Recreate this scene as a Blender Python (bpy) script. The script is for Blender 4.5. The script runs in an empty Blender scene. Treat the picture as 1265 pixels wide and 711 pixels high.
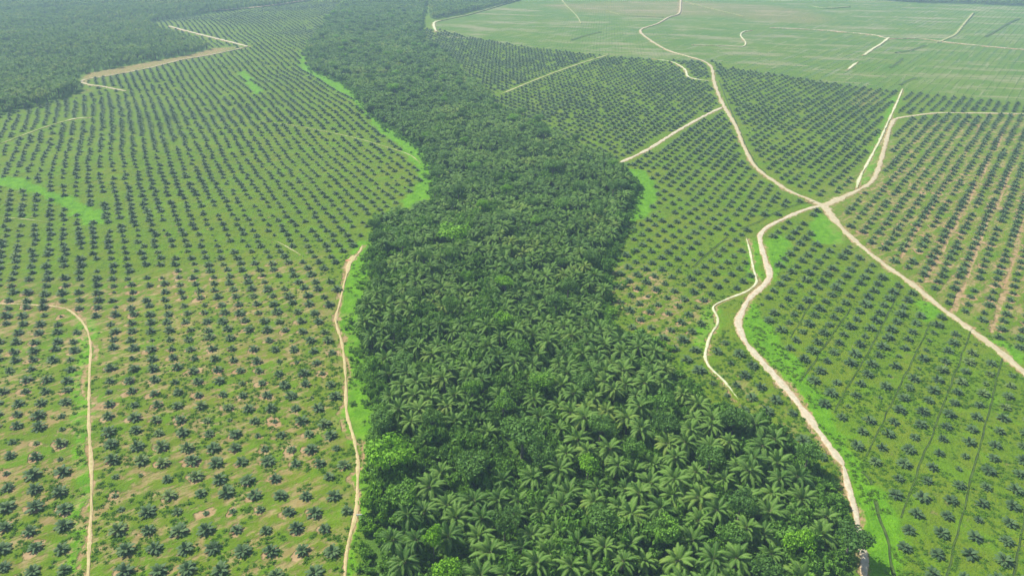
import bpy, math, random
import numpy as np
from mathutils import Vector, Matrix, Euler
random.seed(7); RNG = np.random.default_rng(7)
C = bpy.context.scene.collection
SC = bpy.context.scene

# ------------------------------------------------------------------ camera
W, H, F, YH, CH = 1265.0, 711.0, 855.0, -100.0, 170.0      # photo size, focal length (px), horizon row, camera height (m)
PITCH = math.atan((H/2 - YH) / F)
cam = bpy.data.cameras.new('camera'); camo = bpy.data.objects.new('camera', cam); C.objects.link(camo)
camo.location = (0, 0, CH); camo.rotation_euler = (math.pi/2 - PITCH, 0, 0)
cam.sensor_width = 36; cam.lens = 36*F/W; cam.clip_start = 1; cam.clip_end = 40000
SC.camera = camo

# ------------------------------------------------------------------ sky, sun, exposure
SUN_AZ, SUN_EL = math.radians(-60), math.radians(53)        # azimuth from +Y towards +X
world = bpy.data.worlds.new('World'); SC.world = world; world.use_nodes = True
wn = world.node_tree; bg = wn.nodes['Background']
sky = wn.nodes.new('ShaderNodeTexSky'); sky.sky_type = 'NISHITA'; sky.sun_disc = False
sky.sun_elevation = SUN_EL; sky.sun_rotation = SUN_AZ; sky.dust_density = 2.0; sky.air_density = 1.0
wn.links.new(sky.outputs[0], bg.inputs[0]); bg.inputs[1].default_value = 0.105
sl = bpy.data.lights.new('sun', 'SUN'); sl.energy = 4.9; sl.angle = math.radians(0.8); sl.color = (1.0, 0.95, 0.86)
so = bpy.data.objects.new('sun', sl); C.objects.link(so)
sd = Vector((math.sin(SUN_AZ)*math.cos(SUN_EL), math.cos(SUN_AZ)*math.cos(SUN_EL), math.sin(SUN_EL)))
so.rotation_euler = (-sd).to_track_quat('-Z', 'Y').to_euler(); so.location = (0, 0, 400)
SC.view_settings.view_transform = 'Standard'; SC.view_settings.look = 'None'
SC.view_settings.exposure = 0.78; SC.view_settings.gamma = 1.0
SC.cycles.max_bounces = 5; SC.cycles.diffuse_bounces = 3; SC.cycles.transmission_bounces = 2
SC.cycles.volume_bounces = 1; SC.cycles.use_denoising = True
HAZE = 0.00017

# ------------------------------------------------------------------ terrain and projection
def sstep(a, b, x): t = np.clip((x-a)/(b-a), 0, 1); return t*t*(3-2*t)
def hgt(x, y):
    x = np.asarray(x, float); y = np.asarray(y, float)
    amp = 0.25 + 2.3*sstep(40, -160, x)*sstep(40, 200, y)*sstep(4000, 1500, y)
    return amp*(0.8*np.sin(x/62+0.7)*np.cos(y/88+0.4) + 0.6*np.sin((0.7*x+y)/47+1.1) + 0.35*np.sin((x-0.8*y)/31))
def unproj(px, py, z=0.0):
    px = np.asarray(px, float); py = np.asarray(py, float)
    a = (px-W/2)/F; v = (py-H/2)/F
    dz = -(math.sin(PITCH) + v*math.cos(PITCH)); dy = math.cos(PITCH) - v*math.sin(PITCH)
    dz = np.minimum(dz, -0.02)
    x = y = None; hz = np.zeros_like(px)
    for _ in range(5):
        t = (hz + z - CH)/dz; x = a*t; y = dy*t; hz = hgt(x, y)
    return np.stack([x, y], -1)
def proj(x, y, z=None):
    if z is None: z = hgt(x, y)
    dz = z - CH; cz = y*math.cos(PITCH) - dz*math.sin(PITCH); cy = -y*math.sin(PITCH) - dz*math.cos(PITCH)
    cz = np.where(cz < 1, 1, cz)
    return W/2 + F*x/cz, H/2 + F*cy/cz
def P(pts, z=0.0): a = np.array(pts, float); return unproj(a[:, 0], a[:, 1], z)

def vnoise(x, y, s, seed=0):
    x = np.asarray(x)/s; y = np.asarray(y)/s
    xi = np.floor(x).astype(np.int64); yi = np.floor(y).astype(np.int64); fx = x-xi; fy = y-yi
    fx = fx*fx*(3-2*fx); fy = fy*fy*(3-2*fy)
    def hsh(i, j):
        n = (i*374761393 + j*668265263 + seed*982451653) & 0x7fffffff
        n = ((n ^ (n >> 13))*1274126177) & 0x7fffffff
        return ((n ^ (n >> 16)) & 0xffff)/65535.0
    return (hsh(xi, yi)*(1-fx)+hsh(xi+1, yi)*fx)*(1-fy) + (hsh(xi, yi+1)*(1-fx)+hsh(xi+1, yi+1)*fx)*fy

def inpoly(poly, x, y):
    c = np.zeros(np.shape(x), bool); n = len(poly)
    for i in range(n):
        x1, y1 = poly[i]; x2, y2 = poly[(i+1) % n]
        if y1 == y2: continue
        k = ((y1 > y) != (y2 > y)) & (x < (x2-x1)*(y-y1)/(y2-y1)+x1)
        c ^= k
    return c
def segdist(line, x, y, closed=False):
    d = np.full(np.shape(x), 1e9); n = len(line)
    for i in range(n if closed else n-1):
        ax, ay = line[i]; bx, by = line[(i+1) % n]
        vx, vy = bx-ax, by-ay; L = vx*vx+vy*vy+1e-9
        t = np.clip(((x-ax)*vx+(y-ay)*vy)/L, 0, 1)
        d = np.minimum(d, np.hypot(x-ax-t*vx, y-ay-t*vy))
    return d
def soft(poly, x, y, w):
    """1 inside, 0 outside, fading over w metres; only looks at points near the polygon"""
    out = np.zeros(np.shape(x)); lo = poly.min(0)-w*2; hi = poly.max(0)+w*2
    m = (x > lo[0]) & (x < hi[0]) & (y > lo[1]) & (y < hi[1])
    if m.any():
        xs, ys = x[m], y[m]; d = segdist(poly, xs, ys, True); s = np.where(inpoly(poly, xs, ys), d, -d)
        out[m] = sstep(-w, w, s)
    return out
def softline(line, x, y, hw, w):
    out = np.zeros(np.shape(x)); r = hw+w; lo = line.min(0)-r; hi = line.max(0)+r
    m = (x > lo[0]) & (x < hi[0]) & (y > lo[1]) & (y < hi[1])
    if m.any(): out[m] = sstep(hw+w, hw, segdist(line, x[m], y[m]))
    return out

# ------------------------------------------------------------------ the map, traced as pixels of the photograph and laid on the ground
BELT = P([(415,-22),(425,0),(405,20),(392,38),(378,60),(386,82),(410,92),(428,99),(440,110),(453,130),(493,158),(519,175),(532,198),(537,215),
          (537,236),(508,254),(468,262),(455,300),(458,328),(447,360),(443,400),(447,435),(455,465),(464,510),(466,545),(455,575),(455,618),(444,650),
          (446,711),(440,830),(1100,830),(1062,711),(1056,640),(1046,604),(1018,570),(990,546),(960,514),(920,508),(888,500),(867,482),(832,446),(812,412),(775,410),
          (757,400),(758,386),(752,346),(752,326),(766,293),(774,260),(786,225),(774,206),(750,188),(712,176),(690,163),(662,148),(634,136),(609,128),(594,106),
          (570,86),(550,63),(522,44),(520,20),(535,-22)], 6.0)
DARKWOOD = P([(-420,-25),(430,-25),(400,-6),(375,-2),(330,4),(250,14),(190,22),(182,26),(205,36),(240,47),(256,55),(217,64),(158,74),(104,83),(92,90),
              (97,105),(60,118),(36,122),(0,134),(-150,172),(-420,230)], 7.0)
DARKWOOD2 = P([(532,20),(560,16),(600,8),(640,-2),(655,-25),(528,-25)], 6.0)
FARWOOD = P([(1040,-6),(1140,0),(1200,1),(1265,4),(1500,10),(1500,-25),(900,-25)], 7.0)
LIGHTFIELD = P([(540,42),(545,45),(640,57),(700,64),(760,71),(800,73),(850,76),(880,76),(925,88),(994,98),(1058,107),(1111,113),(1177,120),(1265,128),(1500,150),
                (1500,-40),(655,-40),(645,0),(600,12),(536,28)])
R = {}      # roads: name -> (pixel line, width m, kind)
R['main'] = ([(845,-20),(841,0),(839,17),(826,22),(812,30),(791,38),(803,50),(826,63),(853,71),(869,76),(879,84),(882,101),(887,115),(894,131),(909,156),(919,181),
              (931,203),(949,219),(975,236),(997,245),(1017,254),(1024,263),(1044,286),(1071,310),(1097,330),(1127,351),(1161,379),(1194,403),(1240,438),(1265,460),(1330,512)], 3.9, 'dirt')
R['north_east'] = ([(1017,254),(1035,246),(1058,236),(1078,223),(1088,199),(1097,166),(1101,155),(1107,147),(1131,143),(1157,140),(1194,140),(1265,141),(1330,143)], 3.6, 'dirt')
R['north_east_track'] = ([(1058,234),(1061,222),(1072,201),(1086,175),(1096,153),(1108,127),(1115,110)], 2.2, 'pale')
R['west'] = ([(1014,254),(992,260),(969,270),(949,280),(939,291),(941,306),(946,323),(951,340),(942,354),(926,368),(916,386),(912,401),(922,424),(946,452),(981,492),(1007,527),(1030,558),(1041,574)], 3.4, 'stony')
R['junction'] = ([(1001,248),(1012,252),(1019,256),(1026,265),(1034,276)], 7.0, 'dirt')
R['junction_spur'] = ([(1010,255),(1020,253),(1032,248),(1046,242)], 6.0, 'dirt')
R['west_tail'] = ([(1041,574),(1047,597),(1055,626),(1059,645),(1064,668),(1067,686),(1068,711),(1070,750)], 2.0, 'stony')
R['gravel_patch'] = ([(1064,672),(1067,686),(1069,697),(1067,708)], 3.4, 'stony')
R['white_trail'] = ([(922,294),(927,313),(929,325),(933,340),(934,350),(922,360),(899,369),(881,379),(886,391),(886,401),(876,418),(872,446),(894,470),(913,494)], 1.5, 'pale')
R['white_lane'] = ([(766,201),(800,185),(840,160),(875,141),(892,133)], 3.6, 'stony')
R['grassy_lane'] = ([(618,117),(652,103),(685,90),(720,78),(752,68)], 5.0, 'grassy')
R['loop'] = ([(882,101),(865,99),(850,95),(846,86),(830,77),(805,73)], 3.2, 'pale')
R['field_path_one'] = ([(749,14),(760,17),(779,20),(800,21),(820,22)], 3.5, 'grassy')
R['field_path_two'] = ([(843,2),(870,9),(898,16),(919,21)], 3.0, 'grassy')
R['field_path_three'] = ([(929,38),(918,40),(915,45),(921,53),(917,58),(898,57),(854,56)], 3.4, 'pale')
R['field_path_four'] = ([(951,35),(1000,37),(1050,41),(1080,44),(1098,48),(1130,48),(1151,50),(1172,53),(1220,58),(1265,62),(1320,66)], 4.0, 'stony')
R['field_bank_one'] = ([(1098,47),(1088,55),(1078,61),(1067,69)], 6.0, 'pale')
R['field_bank_two'] = ([(1060,77),(1054,81),(1047,87)], 5.5, 'pale')
R['field_bank_three'] = ([(1159,53),(1170,48),(1180,43),(1190,31),(1202,17)], 7.0, 'grassy')
R['field_path_five'] = ([(690,-4),(700,8),(712,20),(718,30)], 5.0, 'grassy')
R['field_path_six'] = ([(1000,8),(1020,11),(1050,9)], 6.0, 'grassy')
R['field_edge'] = ([(660,-6),(642,0),(586,17),(558,23),(545,26)], 5.0, 'grassy')
R['field_edge_bend'] = ([(545,26),(537,28),(536,33),(539,40)], 5.5, 'pale')
R['woodside'] = ([(209,33),(227,38),(246,43),(275,50),(306,58)], 7.0, 'stony')
R['woodside_return'] = ([(306,58),(290,62),(272,66),(250,70),(226,74),(186,84),(146,92),(120,96),(104,99),(101,102),(110,105),(125,107),(140,110),(156,113)], 4.0, 'dirt')
R['woodside_upper'] = ([(179,23),(205,18),(233,15),(280,13),(332,8),(385,0),(420,-8)], 6.0, 'clay')
R['left_track'] = ([(-60,198),(0,178),(40,163),(73,152),(92,148)], 2.4, 'grassy')
R['left_track_end'] = ([(80,150),(92,147),(100,146),(109,146)], 3.6, 'pale')
R['footpath'] = ([(-80,373),(0,375),(48,377),(81,381),(98,394),(108,408),(112,429),(111,455),(110,480),(110,527),(113,574),(113,627),(110,681),(109,711),(105,790)], 1.25, 'earth')
R['belt_track'] = ([(448,303),(444,312),(436,321),(428,340),(420,373),(415,396),(423,426),(427,466),(428,509),(436,536),(441,560),(442,584),(440,632),(430,671),(426,711),(424,790)], 1.25, 'earth')
R['clearing'] = ([(437,316),(433,323),(430,331),(429,338)], 3.6, 'earth')
R['left_arc'] = ([(318,150),(360,155),(403,163),(440,171),(475,181),(505,191),(520,202)], 1.2, 'grassy')
R['left_bank'] = ([(60,275),(40,272),(20,270),(0,268)], 1.2, 'grassy')
R['short_path'] = ([(332,295),(345,300),(360,308),(375,317)], 1.2, 'grassy')

def catmull(pts, n=6):
    p = np.array(pts, float); p = np.vstack([2*p[0]-p[1], p, 2*p[-1]-p[-2]]); out = []
    for i in range(1, len(p)-2):
        for k in range(n):
            t = k/n; a, b, c, d = p[i-1], p[i], p[i+1], p[i+2]
            out.append(0.5*((2*b)+(c-a)*t+(2*a-5*b+4*c-d)*t*t+(3*b-a-3*c+d)*t**3))
    out.append(p[-2]); return np.array(out)
RW = {}
for k_, f_ in (('field_path_one', .7), ('field_path_two', .7), ('field_path_four', .75), ('field_bank_one', .8), ('field_bank_two', .7), ('field_bank_three', .7), ('field_path_five', .6), ('grassy_lane', .7), ('woodside', .65), ('woodside_return', .8), ('field_edge', .7), ('field_path_three', .8)):
    R[k_] = (R[k_][0], R[k_][1]*f_, R[k_][2])
for k, (pts, w, kind) in R.items():
    q = P(catmull(pts, 4))
    seg = np.hypot(*np.diff(q, axis=0).T); s = np.concatenate([[0], np.cumsum(seg)])
    n = max(6, int(s[-1]/2.2)); t = np.linspace(0, s[-1], n)
    RW[k] = (np.stack([np.interp(t, s, q[:, 0]), np.interp(t, s, q[:, 1])], -1), w, kind)

DRAINS = [[(1007,367),(976,417)], [(1050,381),(989,470)], [(1112,357),(1072,435),(1029,509)], [(1150,397),(1070,562)], [(1200,406),(1112,638)],
          [(1238,442),(1168,715),(1150,790)], [(1290,540),(1265,636),(1240,780)]]
CREEKS = [[(1064,583),(1072,590),(1076,598)], [(1080,618),(1083,630),(1088,645),(1093,656),(1097,672),(1098,690),(1103,711),(1112,740)],
          [(899,293),(878,310),(856,330)], [(1006,250),(985,253),(960,262),(935,275),(916,283)],
          [(888,100),(895,118),(902,136),(912,158),(922,182),(934,203),(945,214)], [(1218,46),(1232,38),(1243,31),(1258,24)], [(1100,84),(1108,79),(1115,73)], [(1113,105),(1122,100),(1132,97)], [(1107,66),(1125,63),(1143,57)],
          [(742,40),(722,45),(706,50)]]
LUSH = [P(a) for a in ([(370,62),(380,84),(405,96),(430,104),(445,118),(460,138),(493,158),(519,175),(532,198),(538,222),(530,246),(505,256),(500,246),(520,226),(518,206),(500,186),(478,166),(455,145),(430,118),(398,100),(372,86)],
    [(440,300),(458,300),(460,330),(447,360),(445,410),(450,440),(458,470),(466,520),(468,560),(458,600),(455,625),(442,645),(440,720),(430,760),(432,680),(444,632),(445,584),(440,540),(432,515),(430,460),(426,426),(419,396),(424,370),(432,340)],
    [(-20,216),(30,222),(60,236),(100,251),(126,261),(128,276),(108,276),(90,260),(50,241),(-20,224)],
    [(774,208),(798,212),(808,235),(804,262),(782,274),(772,270),(780,235)],
    [(925,372),(940,395),(965,425),(1000,470),(1045,545),(1070,590),(1105,640),(1105,740),(1075,760),(1062,600),(1042,570),(1008,520),(948,445),(924,412),(920,386)],
    [(922,300),(934,300),(938,345),(930,348)],[(870,385),(884,382),(884,405),(866,430),(858,425)],
    [(90,392),(106,405),(109,470),(108,560),(110,640),(106,760),(92,760),(96,640),(94,560),(97,480),(98,420)],
    [(104,392),(120,396),(122,415),(112,412)],
    [(945,300),(962,290),(975,300),(962,330),(955,345)],
    [(1134,372),(1150,372),(1160,392),(1146,394)],[(1225,420),(1245,425),(1262,446),(1250,448)],
    [(1012,262),(1030,280),(1040,300),(1010,300),(1004,276)],
    [(296,90),(302,88),(322,114),(316,116)],
    [(1105,118),(1112,120),(1090,165),(1078,205),(1066,228),(1062,226),(1075,195),(1090,160)])]
MOSTLY = [P(a) for a in ([(-300,420),(-300,340),(130,350),(240,330),(390,320),(420,400),(425,760),(-300,760)],   # bare soil shows between the palms
    [(720,330),(800,330),(880,370),(865,440),(820,430),(780,405)], [(1020,240),(1130,150),(1265,142),(1350,142),(1400,500),(1040,300)],
    [(868,455),(900,460),(1000,545),(940,500)])]
SOIL = [P(a) for a in ([(100,104),(97,88),(160,76),(250,60),(300,57),(270,66),(186,84),(146,92),(118,97)], [(40,380),(60,370),(90,374),(110,386),(104,400),(84,388)],
    [(0,136),(36,124),(97,107),(130,112),(80,122),(0,142)], [(1060,110),(1090,112),(1095,128),(1060,135),(1040,128)])]
STRIPS = [P(a) for a in ([(1112,318),(1132,285),(1184,201),(1220,141)], [(1141,350),(1177,285),(1213,216),(1251,141)], [(1178,385),(1213,290),(1231,255),(1265,175)], [(1225,410),(1243,350),(1262,285),(1285,220)])]
PINK = [P(a) for a in ([(640,6),(760,0),(860,0),(960,6),(1010,12),(1050,25),(1020,34),(960,30),(880,22),(800,24),(700,16)], [(1180,52),(1290,60),(1290,66),(1180,57)])]

def regions(x, y):
    """what grows or lies at each point of the ground"""
    x = np.asarray(x, float); y = np.asarray(y, float); D = np.hypot(x, y)
    wob = (vnoise(x, y, 9, 3)-.5)*5; xw, yw = x+wob*(D < 1500), y+wob
    lush = np.zeros(x.shape); soil = np.zeros(x.shape); dry = np.zeros(x.shape)
    for p in LUSH: lush = np.maximum(lush, soft(p, xw, yw, 6.0))
    for p, a_ in zip(SOIL, (.56, .7, .40, .42)): soil = np.maximum(soil, a_*soft(p, xw, yw, 8.0))
    for p in MOSTLY: dry = np.maximum(dry, soft(p, xw, yw, 14.0))
    for s in STRIPS: soil = np.maximum(soil, 0.74*softline(s, xw, yw, .4, 2.4))
    for k, (l, w, kind) in RW.items():
        v = softline(l, xw, yw, w*0.3, 2.4 if w < 2 else 3.2)
        soil = np.maximum(soil, v*(0.4 if kind == 'grassy' else 0.62))
    pale = soft(LIGHTFIELD, x, y, 6.0)
    pink = np.zeros(x.shape)
    for p in PINK: pink = np.maximum(pink, soft(p, x, y, 60.0))
    soil = np.maximum(soil, pink*0.45)
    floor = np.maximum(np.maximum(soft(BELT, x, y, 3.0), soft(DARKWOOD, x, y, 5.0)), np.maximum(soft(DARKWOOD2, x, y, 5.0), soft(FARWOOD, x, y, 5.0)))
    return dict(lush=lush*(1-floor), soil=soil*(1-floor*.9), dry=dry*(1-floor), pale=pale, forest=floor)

# ------------------------------------------------------------------ materials
def nt(name):
    m = bpy.data.materials.new(name); m.use_nodes = True; t = m.node_tree; t.nodes.clear()
    return m, t
class N:
    def __init__(s, t): s.t = t
    def n(s, typ, **kw):
        nd = s.t.nodes.new('ShaderNode'+typ)
        for k, v in kw.items(): setattr(nd, k, v)
        return nd
    def l(s, a, b): s.t.links.new(a, b)
    def val(s, sock, v):
        if hasattr(v, 'links'): s.l(v, sock)
        else: sock.default_value = v
    def math(s, op, a, b=0.0, clamp=False):
        m = s.n('Math', operation=op, use_clamp=clamp); s.val(m.inputs[0], a); s.val(m.inputs[1], b); return m.outputs[0]
    def mix(s, f, a, b):
        m = s.n('Mix', data_type='RGBA'); s.val(m.inputs[0], f)
        for i, c in ((6, a), (7, b)): s.val(m.inputs[i], c if hasattr(c, 'links') else (*c, 1))
        return m.outputs[2]
    def attr(s, name, typ='GEOMETRY'):
        a = s.n('Attribute', attribute_name=name, attribute_type=typ); return a.outputs['Fac']
    def noise(s, vec, scale, detail=3, rough=.55):
        m = s.n('TexNoise'); m.inputs['Scale'].default_value = scale; m.inputs['Detail'].default_value = detail; m.inputs['Roughness'].default_value = rough
        if vec is not None: s.l(vec, m.inputs['Vector'])
        return m.outputs['Fac']
    def ramp(s, f, a, b):
        m = s.n('MapRange', interpolation_type='SMOOTHSTEP'); s.val(m.inputs[0], f); m.inputs[1].default_value = a; m.inputs[2].default_value = b; return m.outputs[0]
    def mapping(s, vec, scale, rot=0):          # turn first, then stretch
        a = s.n('Mapping'); s.l(vec, a.inputs[0]); a.inputs['Rotation'].default_value = (0, 0, rot)
        m = s.n('Mapping'); s.l(a.outputs[0], m.inputs[0]); m.inputs['Scale'].default_value = scale; return m.outputs[0]
    def out(s, sh): o = s.n('OutputMaterial'); s.l(sh, o.inputs[0])
    def bsdf(s, col, rough=.9, spec=.2, bump=None):
        b = s.n('BsdfPrincipled'); s.val(b.inputs['Base Color'], col if hasattr(col, 'links') else (*col, 1)); b.inputs['Roughness'].default_value = rough
        b.inputs['Specular IOR Level'].default_value = spec
        if bump is not None:
            bp = s.n('Bump'); bp.inputs['Strength'].default_value = bump[1]; bp.inputs['Distance'].default_value = bump[2]; s.l(bump[0], bp.inputs['Height']); s.l(bp.outputs[0], b.inputs['Normal'])
        return b.outputs[0]

def ground_color(g):
    pos = g.n('NewGeometry').outputs['Position']
    big = g.ramp(g.noise(pos, 0.011, 3), .35, .65); mid = g.ramp(g.noise(pos, 0.06, 4, .6), .35, .65)
    fine = g.noise(pos, 0.45, 4, .65); finer = g.noise(pos, 1.5, 3, .6)
    streak = g.noise(g.mapping(pos, (0.07, 0.20, 0.1), math.radians(-38)), 1.0, 4, .62)
    c = g.mix(big, (0.084, 0.134, 0.005), (0.108, 0.148, 0.008))
    c = g.mix(mid, c, (0.074, 0.138, 0.004))
    c = g.mix(g.ramp(fine, .48, .68), c, (0.044, 0.096, 0.005))
    c = g.mix(g.math('MULTIPLY', g.ramp(finer, .5, .8), .5), c, (0.118, 0.168, 0.018))
    patch = g.math('MULTIPLY', g.ramp(g.noise(pos, .075, 4, .65), .50, .66), .55)
    c = g.mix(patch, c, (0.082, 0.178, 0.003))
    pale = g.mix(g.ramp(g.noise(pos, 0.02, 4, .6), .3, .7), (0.058, 0.126, 0.007), (0.088, 0.142, 0.012))
    # contour lines and planting rows of the far, newly planted field
    rowv = g.mapping(pos, (1, 1, 1), math.radians(37.8))
    wv = g.n('TexWave', wave_type='BANDS', bands_direction='X'); g.l(rowv, wv.inputs[0]); wv.inputs['Scale'].default_value = 0.0395/2; wv.inputs['Distortion'].default_value = 1.5; wv.inputs['Detail Scale'].default_value = .4
    st = g.noise(g.mapping(pos, (0.16, 0.012, 0.1), math.radians(37.8)), 1.0, 4, .7)
    pale = g.mix(g.math('MULTIPLY', g.math('MULTIPLY', g.ramp(wv.outputs['Fac'], .45, .9), g.ramp(st, .40, .58)), g.math('MULTIPLY', g.ramp(g.noise(pos, .0045, 3), .40, .62), .8)), pale, (0.050, 0.108, 0.028))
    pale = g.mix(g.math('MULTIPLY', g.ramp(st, .54, .70), .6), pale, (0.22, 0.22, 0.13))
    blot = g.math('MULTIPLY', g.ramp(g.noise(g.mapping(pos, (.006, .02, .1), .25), 1.0, 6, .75), .50, .62), .6)
    pale = g.mix(blot, pale, (0.225, 0.205, 0.120))
    c = g.mix(g.attr('pale'), c, pale)
    lushc = g.mix(g.ramp(g.noise(pos, .22, 5, .7), .36, .64), (0.056, 0.155, 0.003), (0.092, 0.225, 0.004))
    lushc = g.mix(g.ramp(finer, .5, .75), lushc, (0.095, 0.195, 0.010))
    lu = g.ramp(g.math('ADD', g.attr('lush'), g.math('MULTIPLY', g.math('SUBTRACT', g.noise(pos, .12, 5, .7), .5), 1.0)), .08, .55)
    c = g.mix(lu, c, lushc)
    soilc = g.mix(g.ramp(g.noise(pos, .3, 4, .6), .35, .65), (0.205, 0.138, 0.062), (0.285, 0.205, 0.105))
    soilc = g.mix(g.ramp(g.noise(pos, .035, 2), .5, .7), soilc, (0.255, 0.160, 0.080))
    # soil shows where its cover is thin
    dryv = g.math('MULTIPLY', g.ramp(g.math('ADD', g.math('MULTIPLY', streak, .6), g.math('MULTIPLY', fine, .4)), .46, .60), g.math('MULTIPLY', g.attr('dry'), .72))
    base = g.math('MULTIPLY', g.ramp(g.math('ADD', g.math('MULTIPLY', streak, .5), g.math('MULTIPLY', fine, .5)), .57, .68), .35)
    base = g.math('MULTIPLY', base, g.math('SUBTRACT', 1.0, g.attr('lush')))
    sl_ = g.ramp(g.math('ADD', g.attr('soil'), g.math('MULTIPLY', g.math('SUBTRACT', fine, .5), 1.3)), .32, .72)
    sf = g.math('MAXIMUM', g.math('MAXIMUM', dryv, base), sl_, True)
    c = g.mix(sf, c, soilc)
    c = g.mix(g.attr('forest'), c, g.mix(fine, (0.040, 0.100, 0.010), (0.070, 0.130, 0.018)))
    hgtv = g.math('ADD', g.math('MULTIPLY', fine, 1.0), g.math('MULTIPLY', finer, .45))
    hgtv = g.math('MULTIPLY', hgtv, g.math('SUBTRACT', 1.0, g.math('MULTIPLY', sf, .8)))
    return c, hgtv
m_ground, t = nt('ground_cover'); g = N(t); col, hh = ground_color(g)
g.out(g.bsdf(col, .95, .1, (hh, .9, .9)))

def road_mat(name, c1, c2, cedge, thr, brk=0.0):
    m, t = nt(name); g = N(t); pos = g.n('NewGeometry').outputs['Position']
    c = g.mix(g.ramp(g.noise(pos, .5, 4, .65), .35, .65), c1, c2)
    c = g.mix(g.math('MULTIPLY', g.ramp(g.noise(pos, .09, 3), .5, .7), .5), c, cedge)
    rut = g.attr('rut'); c = g.mix(g.math('MULTIPLY', rut, .45), c, tuple(v*.72 for v in c2))
    gcol, hv = ground_color(g)
    e = g.math('ADD', g.attr('edge'), g.math('MULTIPLY', g.math('SUBTRACT', g.noise(pos, .4, 5, .8), .5), 3.0))
    e = g.math('ADD', e, g.math('MULTIPLY', g.math('SUBTRACT', g.noise(pos, .045, 4, .7), .5-brk*.08), brk*2.2))
    c = g.mix(g.ramp(e, thr[0], thr[1]), c, g.mix(g.ramp(e, thr[1], thr[1]+.3), cedge, gcol))
    g.out(g.bsdf(c, .95, .1, (g.noise(pos, 2.0, 3), .35, .15))); return m
ROADM = dict(
    dirt=road_mat('limestone_dirt', (0.29, 0.250, 0.150), (0.39, 0.345, 0.225), (0.30, 0.25, 0.14), (.45, .8)),
    stony=road_mat('pale_stony_dirt', (0.29, 0.262, 0.170), (0.42, 0.390, 0.280), (0.38, 0.30, 0.20), (.35, .8)),
    pale=road_mat('pale_sandy_dirt', (0.34, 0.34, 0.19), (0.50, 0.49, 0.34), (0.26, 0.30, 0.14), (.35, .75), .6),
    earth=road_mat('worn_earth', (0.28, 0.245, 0.10), (0.38, 0.335, 0.165), (0.38, 0.27, 0.16), (.3, .75)),
    clay=road_mat('pink_clay', (0.24, 0.17, 0.12), (0.30, 0.23, 0.17), (0.28, 0.20, 0.14), (.35, .8)),
    grassy=road_mat('grassy_dirt', (0.24, 0.24, 0.09), (0.36, 0.33, 0.19), (0.15, 0.19, 0.05), (.2, .7), 1.0))

def leaf_mat(name, dark, light, yellow, rough=.5, spec=.35, trans=.18, patch=0.25):
    m, t = nt(name); g = N(t)
    tone = g.attr('tone', 'INSTANCER'); rnd = g.n('ObjectInfo').outputs['Random']
    pos = g.n('NewGeometry').outputs['Position']; nz = g.noise(pos, patch, 3, .6)
    f = g.math('ADD', g.math('MULTIPLY', tone, .95), g.math('MULTIPLY', g.math('SUBTRACT', nz, .5), .7), True)
    f = g.math('ADD', f, g.math('MULTIPLY', g.math('SUBTRACT', rnd, .5), .16), True)
    c = g.mix(g.ramp(f, 0.0, .55), dark, light); c = g.mix(g.ramp(f, .58, 1.0), c, yellow)
    b = g.bsdf(c, rough, spec); tr = g.n('BsdfTranslucent'); g.l(g.mix(.5, c, (0.16, 0.26, 0.03)), tr.inputs[0])
    mx = g.n('MixShader'); mx.inputs[0].default_value = trans; g.l(b, mx.inputs[1]); g.l(tr.outputs[0], mx.inputs[2]); g.out(mx.outputs[0]); return m
m_palm = leaf_mat('mature_frond', (0.056, 0.138, 0.018), (0.118, 0.230, 0.032), (0.205, 0.280, 0.042), .65, .14, .36)
m_young = leaf_mat('young_frond', (0.036, 0.074, 0.028), (0.066, 0.122, 0.040), (0.120, 0.178, 0.044), .65, .18, .12)
m_tree = leaf_mat('tree_leaf', (0.055, 0.132, 0.020), (0.105, 0.225, 0.034), (0.170, 0.380, 0.010), .6, .2, .35)
m_under = leaf_mat('undergrowth_leaf', (0.055, 0.140, 0.016), (0.112, 0.250, 0.026), (0.160, 0.340, 0.018), .6, .2, .35)
m_tuft = leaf_mat('weed_leaf', (0.045, 0.120, 0.008), (0.075, 0.165, 0.010), (0.130, 0.190, 0.025), .8, .1, .3)
def plain(name, a, b, sc, rough=.9):
    m, t = nt(name); g = N(t); pos = g.n('NewGeometry').outputs['Position']
    g.out(g.bsdf(g.mix(g.ramp(g.noise(pos, sc, 4), .3, .7), a, b), rough, .15)); return m
m_dead = plain('dead_frond', (0.16, 0.115, 0.075), (0.26, 0.20, 0.13), 1.0)
m_trunk = plain('palm_trunk', (0.085, 0.065, 0.045), (0.15, 0.12, 0.09), 2.0)
m_bark = plain('bark', (0.12, 0.10, 0.08), (0.22, 0.20, 0.17), 1.5)
m_rachis = plain('frond_midrib', (0.13, 0.17, 0.06), (0.19, 0.22, 0.09), 1.0, .6)
m_water = plain('ditch_mud', (0.024, 0.042, 0.010), (0.048, 0.085, 0.012), .3, .8)
m_board = plain('weathered_white_board', (0.72, 0.72, 0.68), (0.80, 0.80, 0.77), 2.0, .6)
m_red = plain('red_earth', (0.34, 0.13, 0.075), (0.46, 0.22, 0.13), 1.0)

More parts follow.
